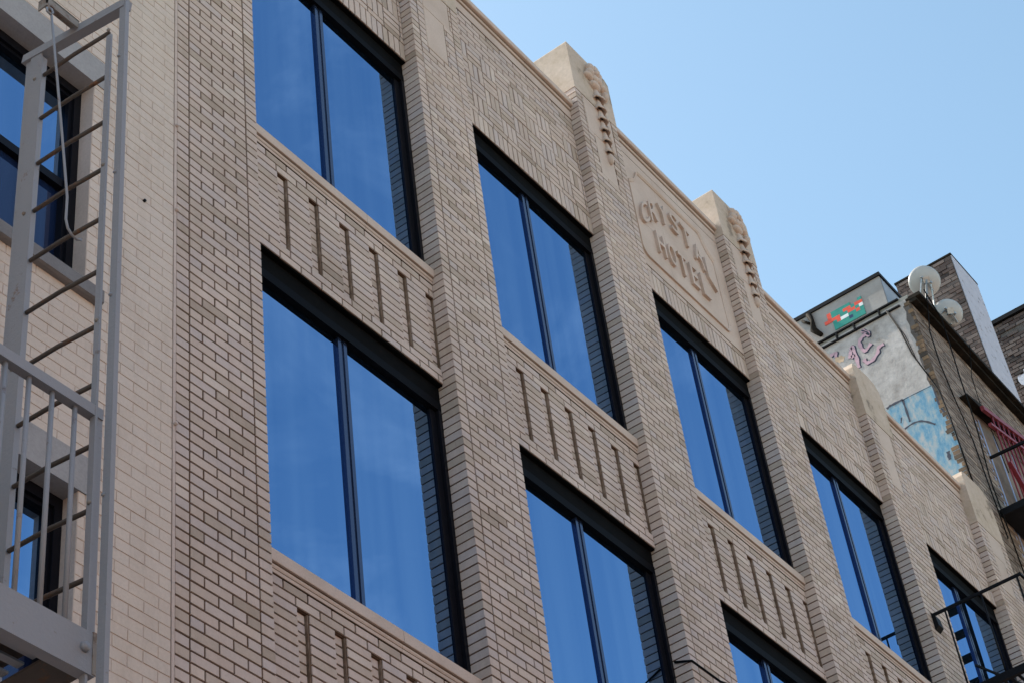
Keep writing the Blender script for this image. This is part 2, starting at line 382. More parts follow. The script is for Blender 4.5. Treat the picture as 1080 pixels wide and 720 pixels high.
# parapet panels
for b in range(5):
    x0, x1 = XL[b] + .001, XR[b] - .001; zb = TOPS[0]
    mm = MB(); mm.box(x0, x1, YS + .007, .30, zb + .004, 15.77 if b != 2 else 16.10)
    pp = mm.build("parapet_panel", M_palemortar, hotel)
    bm = MB()
    n = round((x1 - x0) / .0711); pw = (x1 - x0) / n
    sh = .215 if b != 2 else .255
    for k in range(n): brick(bm, x0 + k * pw, x0 + (k + 1) * pw, zb, zb + sh, YS, .09, .0022)
    z0 = zb + sh
    for a, c in hruns(x0, x1, .205, .1): brick(bm, a, c, z0, z0 + .068, YS, .09)
    z0 += .068
    if b != 2:
        nb = 9; mg = .04; bw = (x1 - x0 - 2 * mg) / nb; bh = .2134; rows = 4
        brick_z = z0
        for rr in range(rows):
            for cc in range(nb):
                bx = x0 + mg + cc * bw; bz = z0 + rr * bh
                if (rr + cc) % 2: 
                    for q in range(3): brick(bm, bx + q * bw / 3, bx + (q + 1) * bw / 3, bz, bz + bh, YS, .09, .0025)
                else:
                    for q in range(3): brick(bm, bx, bx + bw, bz + q * bh / 3, bz + (q + 1) * bh / 3, YS, .09, .0025)
            for q in range(3):
                brick(bm, x0, x0 + mg, z0 + rr * bh + q * bh / 3, z0 + rr * bh + (q + 1) * bh / 3, YS, .09)
                brick(bm, x1 - mg, x1, z0 + rr * bh + q * bh / 3, z0 + rr * bh + (q + 1) * bh / 3, YS, .09)
        z0 += rows * bh; nr = round((15.77 - z0) / .0711); ch = (15.77 - z0) / nr
        for k in range(nr):
            for a, c in hruns(x0, x1, .205, .205 if k % 2 else .1): brick(bm, a, c, z0 + k * ch, z0 + (k + 1) * ch, YS, .09)
    bm.build("brick_facing", M_brick, pp)
    if b == 2:
        sm = MB(); zp = z0 + .004
        xs = [x0 + .004, (x0 + x1) / 2 - .25, x1 - .004]; zs = [zp, 15.193, 16.103]
        for a in range(2):
            for c in range(2):
                sm.box(xs[a] + .0012, xs[a + 1] - .0012, YS - .004, YS + .09, zs[c] + .0012, zs[c + 1] - .0012)
        np_ = sm.build("name_panel", M_stone, hotel)
        # raised border ribbon of the plaque
        cx = 13.010; hw = .80
        def border(off):
            zt = 15.952 - off; zb_ = 14.66 + off; x_ = .795 - off
            rt = [(.575 - off, zt), (.60 - off, zt - .025), (.635 - off, zt - .115), (.685 - off, zt - .19), (.74 - off, zt - .235), (x_ - .01, zt - .262), (x_, zt - .30),
                  (x_, zb_ + .10), (x_ - .02, zb_ + .05), (x_ - .06, zb_ + .01), (x_ - .1, zb_)]
            pts = [(cx + a, z) for a, z in rt]
            return pts + [(2 * cx - x, z) for x, z in reversed(pts)]
        o1 = border(0); o2 = border(.022)
        rm = MB(); n = len(o1)
        vs = [(x, YS - .024, z) for x, z in o1] + [(x, YS - .010, z) for x, z in o2] + [(x, YS + .0, z) for x, z in o1] + [(x, YS + .0, z) for x, z in o2]
        fs = []
        for q in range(n):
            p = (q + 1) % n
            fs += [(q, p, p + n, q + n), (q, q + 2 * n, p + 2 * n, p), (q + n, p + n, p + 3 * n, q + 3 * n)]
        rm.add(vs, fs); rm.build("plaque_border", M_stone, np_)
        def arch(x): return 15.500 - .83 * (x - 13.01) ** 2
        def letter(ch, x, z, h, wd, curved):
            cu = D.curves.new("letter", 'FONT'); cu.body = ch; cu.align_x = 'CENTER'; cu.size = 1; cu.extrude = .5; cu.offset = 0.004; cu.resolution_u = 6
            tmp = D.objects.new("letter_curve", cu); S.collection.objects.link(tmp)
            dg = bpy.context.evaluated_depsgraph_get(); me = D.meshes.new_from_object(tmp.evaluated_get(dg))
            D.objects.remove(tmp); D.curves.remove(cu)
            ys_ = [v.co.y for v in me.vertices]; mh = max(ys_) - min(ys_); mn = min(ys_)
            xs_ = [v.co.x for v in me.vertices]; mc = (max(xs_) + min(xs_)) / 2; mw = max(xs_) - min(xs_)
            for v in me.vertices:
                lx = (v.co.x - mc) / mw * wd; lz = (v.co.y - mn) / mh * h
                v.co = (x + lx, YS - .004 - .013 + v.co.z * .038, (arch(x + lx) if curved else z) + lz)
            me.materials.append(M_stone)
            o = D.objects.new("raised_letter", me); S.collection.objects.link(o); o.parent = np_
            bv = o.modifiers.new("bevel", 'BEVEL'); bv.width = .003; bv.segments = 1
        for ch, x, wd in (("C", 12.395, .155), ("R", 12.585, .15), ("Y", 12.790, .15), ("S", 13.010, .14), ("T", 13.220, .15), ("A", 13.420, .15), ("L", 13.600, .13)):
            letter(ch, x, 0, .285, wd, True)
        for ch, x, wd in (("H", 12.605, .14), ("O", 12.800, .14), ("T", 12.995, .14), ("E", 13.200, .13), ("L", 13.400, .13)):
            letter(ch, x, 14.89, .30, wd, False)
    # frieze band and coping of this bay
    fm = MB(); up = .345 if b == 2 else 0
    nj = x0 + (x1 - x0) * .62
    for a, c in ((x0, nj - .002), (nj + .002, x1)):
        fm.box(a, c, YS - .006, .30, 15.772 + up * .972, 15.885 + up)
    fm.build("frieze_band", M_stone, hotel)
    cm = MB()
    for a, c in ((x0, nj - .002), (nj + .002, x1)):
        cm.extr_x([(yy, zz + up) for yy, zz in [(YS + .02, 15.886), (YS + .014, 15.902), (YS - .012, 15.908), (YS - .020, 15.925), (YS - .020, 15.938), (YS - .008, 15.944), (.062, 15.950), (.056, 15.956), (.056, 16.015), (.064, 16.03), (.40, 16.06), (.40, 15.886)]], a, c)
    co = cm.build("coping", M_stone, hotel)
    jm = MB(); jm.box(x0, x1, YS - .0225, .2, 15.938 + up, 15.947 + up); jm.box(x0, x1, YS - .0075, .2, 15.883 + up, 15.8875 + up); jm.box(x0, x1, YS - .0215, .2, 15.926 + up, 15.9295 + up)
    jm.box(x0, x1, YS - .001, .2, 15.768 + up * .972, 15.7725 + up * .972)
    jm.build("coping_joint", M_mortar, co)

# window sills
for r in range(4):
    for b in range(5):
        x0, x1 = XL[b] + .001, XR[b] - .001; z = SILLB[r]
        nj = x0 + (x1 - x0) * .62; cm = MB()
        for a, c in ((x0, nj - .0015), (nj + .0015, x1)):
            cm.extr_x([(.30, z), (YS + .0, z), (YS - .004, z + .010), (YS - .006, z + .030), (YS - .012, z + .040), (YS - .013, z + .052), (YS + .002, z + .054), (YS + .002, z + .061), (.0785, z + .063), (.0765, z + .068), (.0765, z + .143), (.080, z + .146), (.30, z + .158)], a, c)
        ws = cm.build("window_sill", M_stone, hotel)
        jm = MB(); jm.box(x0, x1, YS - .0135, .2, z + .0535, z + .0615); jm.box(x0, x1, YS - .004, .2, z - .003, z + .004); jm.box(x0, x1, YS - .0075, .2, z + .027, z + .030)
        jm.build("sill_joint", M_mortar, ws)

# windows
for r in range(4):
    for b in range(5):
        x0, x1 = XL[b] + .002, XR[b] - .002; zt = TOPS[r]; zb = SILLT[r] + .004
        if r == 3: zt -= .0
        fm = MB(); F = .148; G = .191; fw = .095
        zh = zt - .150                                            # head of the frame
        fm.box(x0, x0 + .035, F, .27, zb, zh - .075); fm.box(x1 - .035, x1, F, .27, zb, zh - .075); fm.box(x0 + .035, x0 + fw, F + .030, .27, zb, zh - .075); fm.box(x1 - fw, x1 - .035, F + .030, .27, zb, zh - .075)
        fm.box(x0 + fw, x1 - fw, F, .27, zb, zb + .06)
        pass
        xm = x0 + (x1 - x0) * .486
        wf = fm.build("window", M_frame, hotel)
        mu = MB(); mu.box(xm - .044, xm - .012, .170, .26, zb + .06, zh - .075); mu.box(xm - .012, xm + .012, .178, .26, zb + .06, zh - .075); mu.box(xm + .012, xm + .044, .170, .26, zb + .06, zh - .075); mu.build("mullion", M_mull, wf)
        lm = MB(); lm.box(x0, x1, YS + .012, .29, zt - .007, zt + .003); lm.box(x0, x1, F + .004, .27, zh + .001, zt - .008); lm.build("steel_lintel", M_lintel, wf)
        MB().box(x0, x1, F, .27, zh - .075, zh).build("frame_head", M_head, wf)
        for a, c in ((x0 + fw, xm - .044), (xm + .044, x1 - fw)):
            gm = MB(); tl = jit(.0007); gm.box(a, c, G, G + .02, zb + .06, zh - .075)
            t1, t2 = jit(.0022), jit(.0022); gm.v = [(x_, y_ + (t1 if x_ < (a + c) / 2 else -t1) + (t2 if z_ < (zb + zh) / 2 else -t2), z_) for x_, y_, z_ in gm.v]
            gm.build("pane", M_glass, wf)

# party wall bead on the hotel's left edge
bd = MB(); bd.box(5.864, 5.884, -.0025, .2, 0, 15.9)
for z in (11.0, 10.25, 8.6): bd.tube([(5.877, -.02, z), (5.877, 0.01, z)], .012)
bd.build("edge_bead", M_creammortar, hotel)

# ================================================================ cream painted neighbour
nbr = thing("neighbor_building", "cream painted brick building with concrete window lintels, left of the buff brick building", "building")
OPEN = [(4.10, 5.20, 9.15, 10.81), (4.10, 5.222, 6.08, 7.78), (4.10, 5.21, 12.2, 13.86), (4.1, 5.22, 3.0, 4.7),
        (1.2, 2.4, 9.15, 10.81), (1.2, 2.4, 6.08, 7.78), (1.2, 2.4, 12.2, 13.86), (1.2, 2.4, 3.0, 4.7)]
def inopen(x, z, pad=0): return any(a - pad < x < b + pad and c - pad < z < d + pad for a, b, c, d in OPEN)
wm = MB(); xs = sorted(set([-2, 5.86] + [v for o in OPEN for v in o[:2]])); zs = sorted(set([0, 15.0] + [v for o in OPEN for v in o[2:]]))
for a, b in zip(xs, xs[1:]):
    for c, d in zip(zs, zs[1:]):
        if not inopen((a + b) / 2, (c + d) / 2): wm.box(a, b, .004, .3, c, d)
wm.box(-2, 5.86, .3, 12, 0, 15.0)
wall = wm.build("wall", M_creammortar, nbr)
bm = MB(); zc = 0.02; k = 0; Jsave = J; J = .005
while zc < 15:
    z1 = zc + .0712; x = 0.6 + (.1 if k % 2 else 0)
    while x < 5.86:
        xe = min(x + .203, 5.862); segs = [(x, xe)]
        for (a, b, c, d) in OPEN:
            if c < zc + .036 < d:
                ns = []
                for (p, q) in segs:
                    if q <= a or p >= b: ns.append((p, q))
                    else:
                        if p < a - .02: ns.append((p, a))
                        if q > b + .02: ns.append((b, q))
                segs = ns
        for p, q in segs:
            # reveals show brick ends, so bricks beside an opening run deep
            dp = .13 if any(abs(p - o[1]) < .01 or abs(q - o[0]) < .01 for o in OPEN) else .05
            if q - p > .015: brick(bm, p, q, zc, z1, .0005, dp, .0014)
        x = xe if xe < 5.862 else 9
        if x > 5.84: break
    zc = z1; k += 1
J = Jsave
bm.build("brick_facing", M_cream, wall)
for (a, b, c, d) in OPEN:
    hh = .228
    lo = MB().box(a - .12, b + .105, -.006, .135, d - .002, d + hh).build("lintel", M_concrete, nbr)
    MB().extr_x([(.14, c), (-.045, c - .004), (-.045, c - .09), (-.03, c - .096), (.14, c - .1)], a - .11, b + .10).build("sill", M_darksill, nbr)
    fm = MB(); F = .105
    y0 = F
    fm.box(a, a + .05, F, .2, c, d); fm.box(b - .05, b, F, .2, c, d); fm.box(a + .05, b - .05, F, .2, d - .07, d - .002); fm.box(a + .05, b - .05, F, .2, c + .001, c + .05)
    fm.box(a + .05, a + .075, F + .02, .19, c + .05, d - .07); fm.box(b - .075, b - .05, F + .02, .19, c + .05, d - .07); fm.box(a + .075, b - .075, F + .02, .19, d - .095, d - .07)
    zm = c + (d - c) * .50
    fm.box(a + .075, b - .075, F + .03, .19, zm - .03, zm + .03)
    fr = fm.build("window", M_frame, nbr)
    MB().box(a + .075, b - .075, .155, .175, zm + .03, d - .095).build("pane", M_glass, fr)
    MB().box(a + .075, b - .075, .175, .19, c + .05, zm - .03).build("pane", M_dkglass, fr)

hm = MB()
for x_, z_ in ((5.62, 10.13), (5.45, 8.02), (5.71, 11.6)): hm.tube([(x_, -.012, z_), (x_, .01, z_)], .010, 8)
hm.build("wall_anchor", M_black, nbr) if False else MB().tube([(5.62, -.012, 10.13), (5.62, .01, 10.13)], .010, 8).build("wall_anchor", M_black, nbr)
# ================================================================ grey fire escape on the neighbour
fe = thing("fire_escape", "grey steel fire escape with rusty rungs in front of the cream brick wall", "fire escape")
LX = 4.14
sb = MB(); sb.box(LX, LX + .010, -.775, -.70, 5.6, 9.50); sb.box(LX, LX + .030, -.785, -.775, 5.6, 9.44); sb.box(LX + .012, LX + .02, -.70, -.655, 5.6, 9.50); sb.build("stringer", M_steel, fe)
sb = MB(); sb.box(LX, LX + .012, -1.258, -1.228, 5.55, 9.22); sb.build("stringer", M_steel, fe)
sb = MB(); sb.box(LX + .0, LX + .008, -1.345, -1.312, 5.2, 9.43); sb.box(LX, LX + .024, -1.352, -1.345, 5.2, 9.43)
for z in (9.0, 8.2, 7.45, 6.4): sb.tube([(LX - .006, -1.32, z), (LX + .004, -1.32, z)], .009)
sb.build("outer_channel", M_steel, fe)
sb = MB(); sb.bar((LX + .02, -.64, 9.53), (LX + .02, -1.345, 9.385), .05, .052); sb.build("top_bar", M_steel, fe)
z = 9.30
while z > 5.8:
    MB().tube([(LX + .012, -.79, z + .0), (LX + .012, -1.0, z - .012), (LX + .012, -1.235, z - .045)], .0105).build("rung", M_rung, fe)
    z -= .3195
br = MB(); br.box(3.93, LX, -1.035, -1.027, 9.445, 9.50); br.box(3.93, LX, -1.035, -.975, 9.492, 9.50); br.box(3.93, 3.937, -1.035, -.975, 9.43, 9.50)
br.tube([(3.945, -1.03, 9.445), (3.945, -1.03, 9.41)], .008)
br.build("bracket", M_rust, fe)
# balcony
RY = -1.25
rb = MB(); rb.box(2.0, 4.185, RY - .006, RY + .034, 6.835, 6.888); rb.build("top_rail", M_steel, fe)
rb = MB(); rb.box(4.150, 4.186, RY, RY + .034, 5.80, 6.835); rb.build("corner_post", M_steel, fe)
x = 4.052
while x > 3.0:
    MB().tube([(x, RY + .015, 5.79), (x, RY + .015, 6.84)], .0105).build("baluster", M_steel, fe); x -= .1195
pb = MB(); pb.box(2.0, 4.18, RY - .014, RY - .004, 5.64, 5.80); pb.box(2.0, 4.18, RY - .014, RY + .04, 5.80, 5.81); pb.box(2.0, 4.18, RY - .014, RY + .035, 5.63, 5.64)
pb.build("edge_beam", M_steel, fe)
MB().box(4.165, 4.185, RY - .017, RY + .03, 5.635, 5.815).build("rusty_end_plate", M_rust, fe)['label'] = "rust edged end plate"
bt = MB(); bt.tube([(4.125, RY - .03, 5.73), (4.125, RY - .012, 5.73)], [.018, .022], 12); bt.build("bolt", M_steel, fe)
pb = MB(); pb.box(4.00, 4.17, RY - .0, -.02, 5.655, 5.665); pb.build("cross_beam", M_rung, fe)
MB().box(2.0, 4.0, RY + .05, -.03, 5.72, 5.725).build("deck_plate", M_rung, fe)
for k in range(16):
    y = RY + .075 + k * .078
    MB().box(2.0, 4.0, y, y + .035, 5.68, 5.69).build("deck_slat", M_steel, fe)
for zz in (9.30, 8.35, 7.4, 6.45):
    for yy in (-.74, -1.243):
        q = MB(); q.tube([(LX - .008, yy, zz - (.0 if yy > -1 else .045)), (LX + .002, yy, zz - (.0 if yy > -1 else .045))], [.008, .011], 8); q.build("bolt", M_rust, fe)
hr = thing("hooked_rod", "thin grey rod with hooked ends hanging from the rusty bracket of the ladder", "rod")
hm = MB()
top = [(3.945, -1.03, 9.425), (3.958, -1.04, 9.415), (3.963, -1.045, 9.39), (3.95, -1.045, 9.36), (3.93, -1.04, 9.375), (3.928, -1.04, 9.40)]
hm.tube([(3.955, -1.045, 9.36), (4.01, -1.05, 8.95), (4.062, -1.055, 8.55), (4.105, -1.06, 8.2), (4.105, -1.06, 8.06), (4.118, -1.06, 8.015), (4.145, -1.06, 7.99), (4.175, -1.06, 7.985), (4.20, -1.06, 8.0)], .0062)
hm.build("shaft", M_steel, hr)
hk = MB(); hk.tube(top, .006); hk.build("top_hook", M_steel, hr)

# ================================================================ weathered brick building with painted side wall
gb = thing("corner_brick_building", "weathered brick building with graffiti and tile mosaic on its grey side wall", "building")
SX = 20.30
m, t, b = newmat("stained_stucco", 0.85, 0, 0.3); M_stucco = m
c1 = ramp(t, noise(t, 1.6, 8, 0.7), [(0.3, (0.22, 0.19, 0.175)), (0.45, (0.40, 0.36, 0.35)), (0.62, (0.50, 0.455, 0.45))])
c2 = ramp(t, noise(t, 9, 6, 0.75), [(0.35, grey(0.72)), (0.6, grey(1.05))])
t.links.new(mix(t, .75, c1, c2, 'MULTIPLY'), b.inputs['Base Color']); bump(t, b, noise(t, 25, 5), .6, .008)
m, t, b = newmat("grey_box_paint", 0.7, 0, 0.3); M_box = m
c1 = ramp(t, noise(t, 2.5, 8, 0.7), [(0.3, (0.26, 0.235, 0.225)), (0.6, (0.33, 0.305, 0.30))])
t.links.new(c1, b.inputs['Base Color']); bump(t, b, noise(t, 25, 5), .4, .006)
side = MB().box(SX, SX + .3, .21, 14, 0, 19.80).build("side_wall", M_stucco, gb)
M_brownstreet = plain("weathered_brown_brick", [(0.3, (0.13, 0.095, 0.075)), (0.5, (0.22, 0.165, 0.135)), (0.7, (0.30, 0.235, 0.20))], 2.5, 0.85, fine=35, bs=.9)
mb = MB(); mb.box(SX + .3, 25.8, .16, 14, 0, 19.78); street = mb.build("street_wall", M_brownstreet, gb)
bm = MB(); z = 13.0; k = 0                                        # brick courses of the street face
while z < 19.7:
    for a, c in hruns(SX + .02, 25.8, .205, .205 if k % 2 else .1):
        if a > 21.42 and z < 18.45 and a < 25.5: continue
        brick(bm, a, c, z, z + .071, .148, .03, .004)
    z += .071; k += 1
M_brownbrick = brick_material("brown_brick", [(0, (0.14, 0.10, 0.08)), (0.4, (0.22, 0.165, 0.135)), (0.8, (0.27, 0.21, 0.175)), (1, (0.34, 0.26, 0.21))], (0.7, 1.1))
bm.build("brick_facing", M_brownbrick, street)
# ragged bare brick at the corner of the side wall
M_orange = brick_material("bare_corner_brick", [(0, (0.05, 0.035, 0.028)), (0.35, (0.13, 0.085, 0.055)), (0.7, (0.26, 0.155, 0.085)), (1, (0.12, 0.08, 0.06))], (0.4, 1.1))
bm = MB(); z = 12.5; k = 0
while z < 19.72:
    ln = .095 + random.uniform(-.03, .02)
    bm.cbox(SX - .006 + jit(.005), SX + .03, .150 - .0, .150 + ln * (.45 if random.random() < .3 else 1), z + .006, z + .065, .003); (bm.cbox(SX - .004 + jit(.004), SX + .03, .155 + ln * .5, .155 + ln, z + .006, z + .065, .003) if random.random() < .0 else None); z += .071; k += 1
bm.build("bare_brick_corner", M_orange, gb)
rg = MB(); ed = [(.262 + jit(.022), 12.5 + q * .12) for q in range(61)]
rg.add([(SX - .001, .15, z_) for y_, z_ in ed] + [(SX - .001, y_, z_) for y_, z_ in ed], [(q, q + 1, q + 62, q + 61) for q in range(60)])
rg.build("exposed_mortar", M_dkmortar, gb)
rm = MB(); rm.box(SX - .02, 25.8, -.02, .16, 19.745, 19.80); rm.box(SX - .015, 25.8, .05, .16, 19.69, 19.745); rm.build("roof_cornice", M_tar, gb)
MB().box(SX, 25.8, .16, 14, 19.80, 19.86).build("roof", M_roof, gb)
# bulkhead box with the mosaic
bx = MB(); bx.box(SX + .001, 20.98, .46, 4.0, 19.86, 20.42); box = bx.build("roof_bulkhead", M_box, gb)
M_sheet = plain("blue_grey_sheet_metal", [(0.3, (0.24, 0.27, 0.33)), (0.7, (0.30, 0.33, 0.39))], 4, 0.4, fine=0, spec=.5)
MB().box(SX + .03, 20.96, .453, .459, 19.88, 20.40).build("metal_front", M_sheet, box)
cp = MB(); cp.box(SX - .025, 21.0, .435, 4.0, 20.42, 20.48); cp.build("coping", M_black, box)
gt = MB(); gt.box(SX - .035, SX + .01, .30, 2.6, 19.84, 19.862); gt.box(SX - .035, SX + .0, .30, 2.6, 19.722, 19.742)
for yy in (.6, 1.0, 1.28, 1.6): gt.box(SX - .045, SX, yy, yy + .02, 19.745, 19.835)
gt.build("gutter", M_black, gb)
vm = MB(); vm.tube([(SX - .03, 1.60, 20.40), (SX - .035, 1.57, 20.25), (SX - .03, 1.59, 20.1), (SX - .03, 1.50, 19.95)], [.045, .03, .05, .035], 8); vm.tube([(SX - .02, 1.72, 20.36), (SX - .03, 1.62, 20.24)], .02)
vm.build("drain_pipe", M_tar, box)
# abstract tile mosaic (plain tiles on the wall)
def flat(name, col, rough=.35):
    m, t, b = newmat(name, rough, 0, .5); c = ramp(t, noise(t, 14, 4), [(0.3, tuple(v * .85 for v in col)), (0.7, tuple(v * 1.1 for v in col))]); t.links.new(c, b.inputs['Base Color']); return m
M_tg, M_tr, M_tw, M_tb = flat("green_tile", (0.02, 0.24, 0.19)), flat("red_tile", (0.72, 0.075, 0.03)), flat("white_tile", (0.75, 0.75, 0.76)), flat("navy_tile", (0.01, 0.03, 0.09))
grid = ["ggggg..g",
        "gggrrgrr",
        "rrggrrgw",
        "grwwggrg",
        "ggggbggg",
        "gggggggg"]
mats = {'g': ("green_tiles", M_tg), 'r': ("red_tiles", M_tr), 'w': ("white_tiles", M_tw), 'b': ("navy_tiles", M_tb)}
cw, chh = .062, .056
mm = MB(); mi_ = []
cells = [(rr, cc, ch) for rr, row in enumerate(grid) for cc, ch in enumerate(row) if ch != '.'] + [(1, -1, 'r'), (2, -1, 'r'), (2, -2, 'r'), (0, -1, 'r')]
for rr, cc, ch in cells:
    y = 1.290 - cc * cw; z = 20.250 - rr * chh
    mm.box(SX - .010, SX + .001, y - cw, y, z - chh, z); mi_ += ['grwb'.index(ch)] * 6
mo = mm.build("tile_mosaic", M_tg, box)
for q in 'rwb': mo.data.materials.append(mats[q][1])
for p, q in zip(mo.data.polygons, mi_): p.material_index = q
# painted graffiti, thin paint films on the side wall
def ribbon(mb, pts, wd, lift):
    pts = [Vector((SX - lift, a, b)) for a, b in pts]
    sm = []
    for i in range(len(pts) - 1):
        p0 = pts[max(i - 1, 0)]; p1 = pts[i]; p2 = pts[i + 1]; p3 = pts[min(i + 2, len(pts) - 1)]
        for q in range(5):
            u = q / 5; sm.append(.5 * ((2 * p1) + (p2 - p0) * u + (2 * p0 - 5 * p1 + 4 * p2 - p3) * u * u + (3 * p1 - p0 - 3 * p2 + p3) * u ** 3))
    sm.append(pts[-1]); vs = []
    for i, p in enumerate(sm):
        d = (sm[min(i + 1, len(sm) - 1)] - sm[max(i - 1, 0)]).normalized(); n = Vector((0, -d.z, d.y))
        ww = wd * (1 + .25 * math.sin(i * 1.3)) / 2
        vs += [tuple(p + n * ww), tuple(p - n * ww)]
    mb.add(vs, [(2 * i, 2 * i + 1, 2 * i + 3, 2 * i + 2) for i in range(len(sm) - 1)])
M_pink = flat("pink_spray_paint", (0.50, 0.31, 0.37), .7); M_ink = flat("dark_spray_paint", (0.03, 0.035, 0.06), .7); M_or = flat("orange_spray_paint", (0.55, 0.38, 0.26), .7)
E1 = [(0.93, 19.677), (0.863, 19.60), (0.850, 19.54), (0.905, 19.581), (0.981, 19.55), (1.017, 19.475), (0.972, 19.328), (0.855, 19.391)]
E2 = [(1.022, 19.203), (0.993, 19.125), (0.913, 19.114), (0.81, 19.185), (0.773, 19.26), (0.687, 19.273)]
A1 = [(1.205, 19.338), (1.135, 19.51), (1.114, 19.3), (1.122, 19.11)]; A2 = [(1.186, 19.345), (1.12, 19.343)]
T1 = [(1.474, 19.547), (1.387, 19.552), (1.398, 19.479)]; T2 = [(1.36, 19.5), (1.30, 19.56)]
mi = MB(); mp = MB()
for q in (E1, E2, A1, A2, T1):
    ribbon(mi, [(a - .012, b - .012) for a, b in q], .066, .003); ribbon(mp, q, .05, .006)
ribbon(mi, E1[:3], .02, .008)
mi.build("graffiti_outline", M_ink, side); mp.build("pink_graffiti", M_pink, side)
mo = MB(); ribbon(mo, [(1.42, 19.44), (1.36, 19.42), (1.29, 19.38)], .1, .003); mo.build("orange_graffiti", M_or, side)
m, t, b = newmat("blue_wash_paint", 0.75, 0, .3)
c1 = ramp(t, noise(t, 4.5, 7, .7, stretch=(1, 2.2, 1)), [(0.30, (0.07, 0.19, 0.31)), (0.43, (0.13, 0.28, 0.41)), (0.53, (0.25, 0.34, 0.40)), (0.64, (0.40, 0.38, 0.39))])
t.links.new(c1, b.inputs['Base Color'])
bp = MB(); poly = [(1.06, 18.20), (0.815, 18.263), (0.653, 18.267), (0.24, 18.256), (0.225, 17.97), (0.15, 17.7), (0.13, 17.456), (0.15, 17.0), (0.17, 15.8), (1.6, 15.8), (1.9, 18.1)]
bp.add([(SX - .002, y, z) for y, z in poly], [tuple(range(len(poly)))]); bp.build("blue_mural", m, side)
ms = MB()
for q, wd in (([(0.918, 18.242), (0.87, 18.262), (0.815, 18.263), (0.671, 18.259)], .035), ([(0.671, 18.259), (0.669, 18.092), (0.667, 17.87)], .03), ([(0.671, 18.25), (0.5, 18.25), (0.244, 18.24)], .012),
              ([(0.766, 17.801), (0.649, 17.822), (0.543, 17.804), (0.451, 17.74), (0.354, 17.637)], .026), ([(0.22, 18.2), (0.227, 17.97), (0.2, 17.79), (0.15, 17.641), (0.14, 17.5)], .022),
              ([(0.13, 17.5), (0.19, 17.47), (0.255, 17.443)], .035), ([(0.308, 17.155), (0.312, 17.1), (0.317, 17.02)], .045), ([(0.76, 18.0), (0.79, 17.92)], .02), ([(0.8, 17.75), (0.9, 17.6)], .015)):
    ribbon(ms, q, wd, .005)
ms.build("dark_graffiti_strokes", M_ink, side)
# storefront-like tall window opening of the street face
wf = MB(); x0, x1 = 21.44, 25.4
wf.box(x0, x1, .22, .30, 13.4, 13.5); 
for xx in (x0, x0 + .14, x0 + .62, x0 + 1.2, x0 + 1.8, x0 + 2.4, x0 + 3.0): wf.box(xx, xx + .05, .155, .26, 13.0, 18.4)
M_bluepaint = flat("pale_blue_frame_paint", (0.30, 0.38, 0.62), .5)
win = wf.build("window", M_bluepaint, gb)
MB().box(x0, x1, .262, .28, 13.0, 18.4).build("pane", M_glass, win)
rs = MB()
for xx in (x0 + .19, x0 + .55, x0 + 1.1, x0 + 1.7): rs.box(xx, xx + .035, .17, .25, 13.0, 18.35)
rs.box(x0 + .19, x1, .17, .25, 18.30, 18.40); rs.box(x0 + .19, x1, .17, .25, 17.3, 17.34)
rs.build("red_sash", flat("red_sash_paint", (.25, .02, .03), .5), win)
lm = MB(); lm.extr_y([(21.05, 18.44), (22.0, 18.50), (25.0, 19.20), (25.0, 19.36), (21.9, 18.66), (21.05, 18.46)], .03, .16); lm.build("sloping_awning_beam", M_tar, gb)

# red fire escape in front of that window
rf = thing("red_fire_escape", "dark red iron fire escape with vertical bars on the weathered brown brick front", "fire escape")
M_red = flat("dark_red_iron_paint", (0.22, 0.018, 0.03), .5)
rr = MB(); rr.bar((21.35, -.02, 18.35), (25.0, -.02, 19.22), .05, .07); rr.build("top_rail", M_red, rf)
rr = MB(); rr.bar((21.45, -.02, 18.12), (25.0, -.02, 18.97), .05, .045); rr.build("mid_rail", M_red, rf)
for k in range(12):
    x = 21.66 + k * .19; zt = 18.35 + (x - 21.35) * .238
    MB().tube([(x, -.02, 16.4), (x, -.02, zt)], .013, 6).build("bar", M_red, rf)
MB().bar((21.50, .16, 17.66), (21.50, -.95, 17.62), .035, .035).build("arm", M_black, rf)
dk = MB(); dk.box(21.05, 24.5, -.95, .14, 16.42, 16.52); dk.build("platform_frame", M_black, rf)
for k in range(9):
    x = 21.2 + k * .3
    MB().box(x, x + .12, -.9, .1, 16.525, 16.54).build("platform_slat", M_black, rf)
MB().bar((21.62, -.05, 17.55), (22.6, -.05, 16.5), .06, .08).build("stair_stringer", M_red, rf)
MB().bar((21.95, -.30, 17.35), (22.7, -.30, 16.5), .05, .08).build("stair_stringer", M_black, rf)

# cables down the brown facade
for pts, lab in (([(20.42, -.05, 19.9), (20.78, -.05, 19.6), (20.82, -.03, 19.08), (20.80, -.02, 18.5), (20.86, .0, 18.1), (20.93, .03, 17.7), (21.0, .1, 17.0), (21.05, .1, 15.5)], "thick black cable running down the weathered brown brick front near its corner"),
                 ([(21.75, -.05, 19.78), (21.83, .10, 19.3), (21.85, .12, 18.8), (21.86, .10, 18.42), (21.9, .08, 17.6)], "thin black cable hanging over the brown brick front, right of the thick cable pair"),
                 ([(20.50, -.04, 19.86), (20.56, .10, 19.3), (20.60, .12, 18.8), (20.70, .12, 18.3), (20.9, .12, 17.6), (20.95, .12, 16)], "slack black cable hugging the bare brick corner of the weathered building")):
    mb = MB(); mb.tube(pts, .006 if "thin" in lab else .009, 6)
    tag(mb.build("wall_cable", M_cable), lab, "cable", "cables on the weathered brick building")
mb = MB(); mb.tube([(SX - .03, .50, 19.75), (SX - .02, .40, 19.30), (SX - .02, .35, 18.87), (SX - .02, .235, 18.42), (SX - .02, .16, 18.1), (SX - .03, .13, 17.6), (SX - .03, .12, 16.5)], .011, 6)
